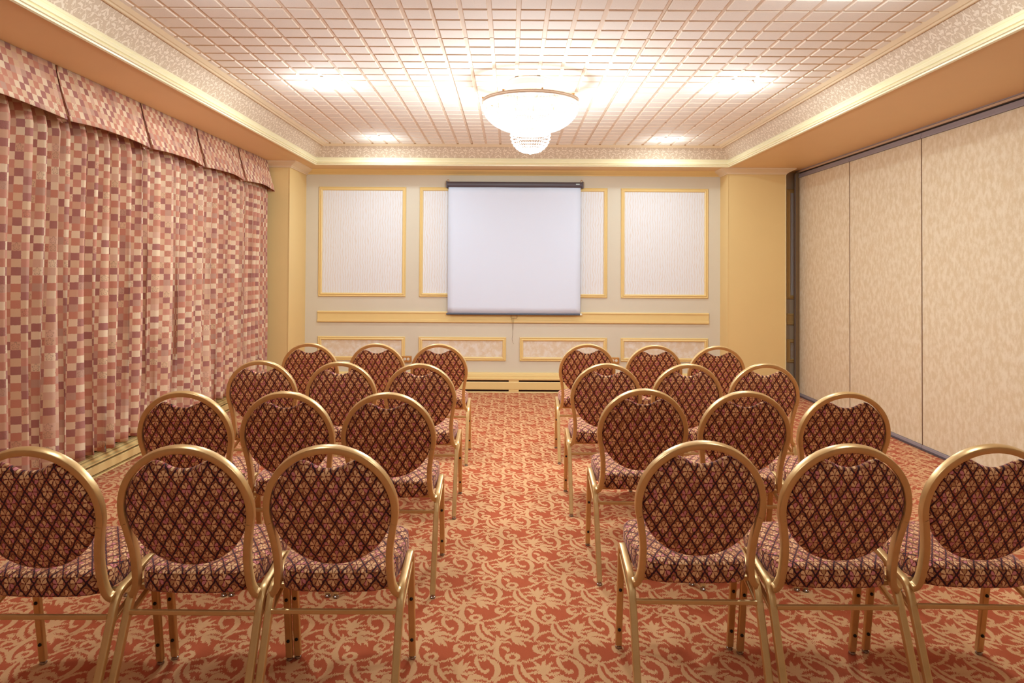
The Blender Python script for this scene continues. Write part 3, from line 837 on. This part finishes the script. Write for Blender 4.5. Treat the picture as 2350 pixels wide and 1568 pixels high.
# ------------------------------------------------------------------ chairs
def chair_parts():
    t = thing('banquet_chair', 'x', 'chair')
    # --- back frame
    ypl = lambda z: .158-(z-.395)*.226
    half = [(.2075*math.cos(math.radians(a)), .69+.2075*math.sin(math.radians(a))) for a in range(90, -13, -6)]
    tail = [(.2008, .6405), (.1945, .605), (.188, .565), (.1845, .525), (.1845, .485), (.187, .445), (.1925, .416), (.202, .399), (.2135, .394)]
    pts = half[:-1]+[tuple(v)[:2] for v in catmull([(p[0], p[1], 0) for p in [half[-1]]+tail], 3)]
    right = [(x, ypl(z), z) for x, z in pts]
    left = [(-x, y, z) for x, y, z in right[1:]][::-1]
    bm = bmesh.new(); sweep(bm, left+right, (0, 1, .226), .0228, .030, .0036)
    bf = finish('back_frame', bm, M['frame'], t, smooth=True, autos=28)
    # --- backrest cushion
    R = .1955; nc = (0., .250); nr = .106
    def outline(a):
        c, s = math.cos(a), math.sin(a); r = R
        # bite of the hand hold
        b = c*nc[0]+s*nc[1]; disc = b*b-(nc[1]**2-nr**2)
        if disc > 0 and s > 0:
            r1 = b-math.sqrt(disc)
            if 0 < r1 < r: r = r1
        return r
    N = 96
    angs = [2*PI*k/N for k in range(N)]
    rim = [outline(a) for a in angs]
    rs = [rim[k]*.5+.25*(rim[k-1]+rim[(k+1) % N]) for k in range(N)]
    bm = bmesh.new(); L = bm.loops.layers.uv.new('UVMap')
    layers = [(0.0, .0245), (.3, .024), (.6, .0225), (.82, .0195), (.93, .0155), (.975, .0105), (1., .004)]
    rings = []
    ks = 1/math.sqrt(1+.226**2)
    def P(a, r, n):
        x = r*math.cos(a); s = r*math.sin(a)
        zz = .69+s*ks*1.0; yy = ypl(.69)-s*ks*.226
        return (x, yy+n*ks, zz+n*.226*ks)
    seq = [(f, -h) for f, h in layers]+[(f, h) for f, h in layers[::-1]]
    for f, h in seq:
        if f == 0: rings.append([bm.verts.new(P(0, 0, h))])
        else: rings.append([bm.verts.new(P(angs[k], rs[k]*f, h)) for k in range(N)])
    for A, B in zip(rings, rings[1:]):
        for k in range(N):
            k2 = (k+1) % N
            if len(A) == 1: bm.faces.new([A[0], B[k], B[k2]])
            elif len(B) == 1: bm.faces.new([A[k], B[0], A[k2]])
            else: bm.faces.new([A[k], B[k], B[k2], A[k2]])
    for f in bm.faces:
        for lp in f.loops:
            c = lp.vert.co; lp[L].uv = (c.x+.0235*.3, (c.z-.69)*1.025)
    finish('backrest', bm, M['uph'], t, smooth=True)
    # --- seat cushion
    def half_outline():
        return [(0, .128), (.08, .131), (.135, .139), (.160, .152), (.176, .175), (.188, .215), (.197, .29), (.2005, .38), (.1995, .46), (.188, .520), (.150, .556), (.08, .572), (0, .576)]
    hp = catmull([(x, y, 0) for x, y in half_outline()], 5)
    out = [(v.x, v.y) for v in hp]+[(-v.x, v.y) for v in hp[1:-1]][::-1]
    cx, cy = 0, .35
    n = len(out); bm = bmesh.new(); L = bm.loops.layers.uv.new('UVMap')
    def ringv(inset, z):
        o = []
        for x, y in out:
            dx, dy = x-cx, y-cy; d = math.hypot(dx, dy); k = max(0, (d-inset)/d); o.append(bm.verts.new((cx+dx*k, cy+dy*k, z)))
        return o
    spec = [(.03, .402), (.006, .404), (.0, .409), (-.003, .435), (-.001, .462), (.002, .4665), (.000, .469), (.004, .4735), (.02, .480), (.05, .486), (.10, .490), (.15, .4915)]
    rg = [ringv(i, z) for i, z in spec]
    for A, B in zip(rg, rg[1:]):
        for k in range(n): bm.faces.new([A[k], A[(k+1) % n], B[(k+1) % n], B[k]])
    bm.faces.new(rg[0][::-1]); bm.faces.new(rg[-1])
    bm.normal_update()
    for f in bm.faces:
        nn = f.calc_center_median()
        side = nn.z < .467 and nn.z > .403
        for lp in f.loops:
            c = lp.vert.co
            if side:
                a = math.atan2(c.x, cy-c.y); lp[L].uv = (a*.205, c.z)
            else: lp[L].uv = (c.x, c.y)
    # repair the seam of the wrap-around coordinates
    for f in bm.faces:
        us = [lp[L].uv.x for lp in f.loops]
        if max(us)-min(us) > .5:
            for lp in f.loops:
                if lp[L].uv.x < 0: lp[L].uv.x += 2*PI*.205
    finish('seat', bm, M['uph'], t, smooth=True, autos=50)
    # --- side frames: rear leg, arched rail, front leg
    lw, ld = .0248, .022
    for s in (-1, 1):
        x = s*.2165
        rear = [(x, .002, .014), (x, .146, .335)]
        rail = catmull([(x, .146, .335), (x, .160, .364), (x, .176, .385), (x, .200, .400), (x, .26, .4105), (x, .34, .425), (x, .378, .4305), (x, .400, .428), (x, .414, .412), (x, .419, .388)], 3)
        front = [(x, .419, .388), (x, .480, .014)]
        for pth, nm in ((rear, 'leg'), (front, 'leg'), (rail, 'side_rail')):
            bm = bmesh.new(); sweep(bm, pth, (1, 0, 0), ld, lw, .004)
            o = finish(nm, bm, M['frame'], t, smooth=(nm == 'side_rail'), autos=(28 if nm == 'side_rail' else None))
            if nm == 'leg':
                fx, fy = pth[0][1], 0
                end = pth[0] if pth is rear else pth[-1]
                bm = bmesh.new(); lathe(bm, [(0, .0), (.0115, .0), (.0135, .003), (.0125, .008), (.0095, .010), (.0095, .016), (0, .016)], 16, end[0], end[1])
                finish('glide', bm, M['chrome'], o, smooth=True, autos=40)
                if pth is front:
                    for zz in (.245, .080):
                        yy = .419+(.388-zz)/(.388-.014)*.061-.0112
                        bm = bmesh.new(); lathe(bm, [(0, -.001), (.0062, -.001), (.0066, .002), (.0045, .006), (0, .0072)], 14)
                        bmesh.ops.rotate(bm, verts=bm.verts[:], cent=(0, 0, 0), matrix=Matrix.Rotation(PI/2, 3, 'X'))
                        bmesh.ops.translate(bm, verts=bm.verts[:], vec=(x, yy, zz)); finish('bumper', bm, M['black'], o, smooth=True)
        bm = bmesh.new(); sweep(bm, [(x, .150, .318), (x, .412, .392)], (1, 0, 0), .012, .018, .003)
        finish('side_brace', bm, M['frame'], t)
    bm = bmesh.new(); sweep(bm, [(-.206, .140, .338), (.206, .140, .338)], (0, 1, 0), .016, .014, .003); finish('stretcher', bm, M['frame'], t)
    for yy, zz in ((.215, .391), (.36, .391)):
        bm = bmesh.new(); sweep(bm, [(-.208, yy, zz), (.208, yy, zz)], (0, 1, 0), .018, .02, .003); finish('seat_support', bm, M['frame'], t)
    return t
proto = chair_parts()
rowname = {1: 'front-most row nearest the viewer', 2: 'second row from the viewer', 3: 'third row from the viewer', 4: 'farthest row before the screen'}
pos = {('L', 1): [(-1.506, 2.165), (-1.042, 2.200), (-.578, 2.213)], ('R', 1): [(.641, 2.295), (1.112, 2.262), (1.590, 2.272)],
       ('L', 2): [(-1.497, 3.188), (-1.030, 3.192), (-.558, 3.182)], ('R', 2): [(.641, 3.325), (1.113, 3.278), (1.584, 3.270)],
       ('L', 3): [(-1.532, 4.290), (-1.033, 4.250), (-.543, 4.190)], ('R', 3): [(.588, 4.245), (1.084, 4.248), (1.568, 4.288)],
       ('L', 4): [(-1.530, 5.328), (-1.018, 5.325), (-.542, 5.322)], ('R', 4): [(.595, 5.385), (1.098, 5.320), (1.568, 5.284)]}
place = {'L': ['at curtain end', 'in middle', 'at aisle end'], 'R': ['at aisle end', 'in middle', 'at partition end']}
rown = {1: 'nearest', 2: 'second nearest', 3: 'second farthest', 4: 'farthest'}
extra = {('L', 1, 0): ', cut by the left edge of the photo', ('R', 1, 2): ', cut by the right edge of the photo'}
rzs = {('L', 1): (.5, -.3, .2), ('R', 1): (-.6, .4, -1.2), ('L', 2): (.5, -.6, .3), ('R', 2): (.4, -.4, .6), ('L', 3): (.8, .3, -.4), ('R', 3): (-.3, .5, -.5), ('L', 4): (.4, -.5, .3), ('R', 4): (-.6, .4, .4)}
used = False
kids = list(proto.children)
for (side, r), L in pos.items():
    for i, (x, y) in enumerate(L):
        if not used: o = proto; used = True
        else:
            o = proto.copy(); C.objects.link(o)
            for ch in kids:
                c = ch.copy(); C.objects.link(c); c.parent = o
                for g in ch.children:
                    d = g.copy(); C.objects.link(d); d.parent = c
        o.location = (x, y, 0); o.rotation_euler = (0, 0, math.radians(rzs[(side, r)][i]))
        sd = 'left block' if side == 'L' else 'right block'
        tag(o, 'burgundy banquet chair %s of %s row %s of aisle' % (place[side][i], rown[r], 'left' if side == 'L' else 'right'), 'chair', 'banquet chairs in rows facing the screen')

# ------------------------------------------------------------------ world, camera, view
w = bpy.data.worlds.new('world'); bpy.context.scene.world = w; w.use_nodes = True
w.node_tree.nodes['Background'].inputs[0].default_value = (1, .95, .9, 1); w.node_tree.nodes['Background'].inputs[1].default_value = .05
cam = bpy.data.cameras.new('camera'); co = bpy.data.objects.new('camera', cam); C.objects.link(co)
cam.sensor_width = 36; cam.lens = 1619.6/2350*36
cam.shift_x = (1175-1172.1)/2350; cam.shift_y = (597.0-784)/2350
co.matrix_world = Matrix.Translation((0, 0, 1.47)) @ Matrix.Rotation(PI/2+.0148, 4, 'X') @ Matrix.Rotation(.0059, 4, 'Z')
cam.clip_start = .05
sc = bpy.context.scene; sc.camera = co
sc.view_settings.view_transform = 'Standard'; sc.view_settings.look = 'None'; sc.view_settings.gamma = 1
sc.view_settings.exposure = 0.54
sc.view_settings.use_curve_mapping = False
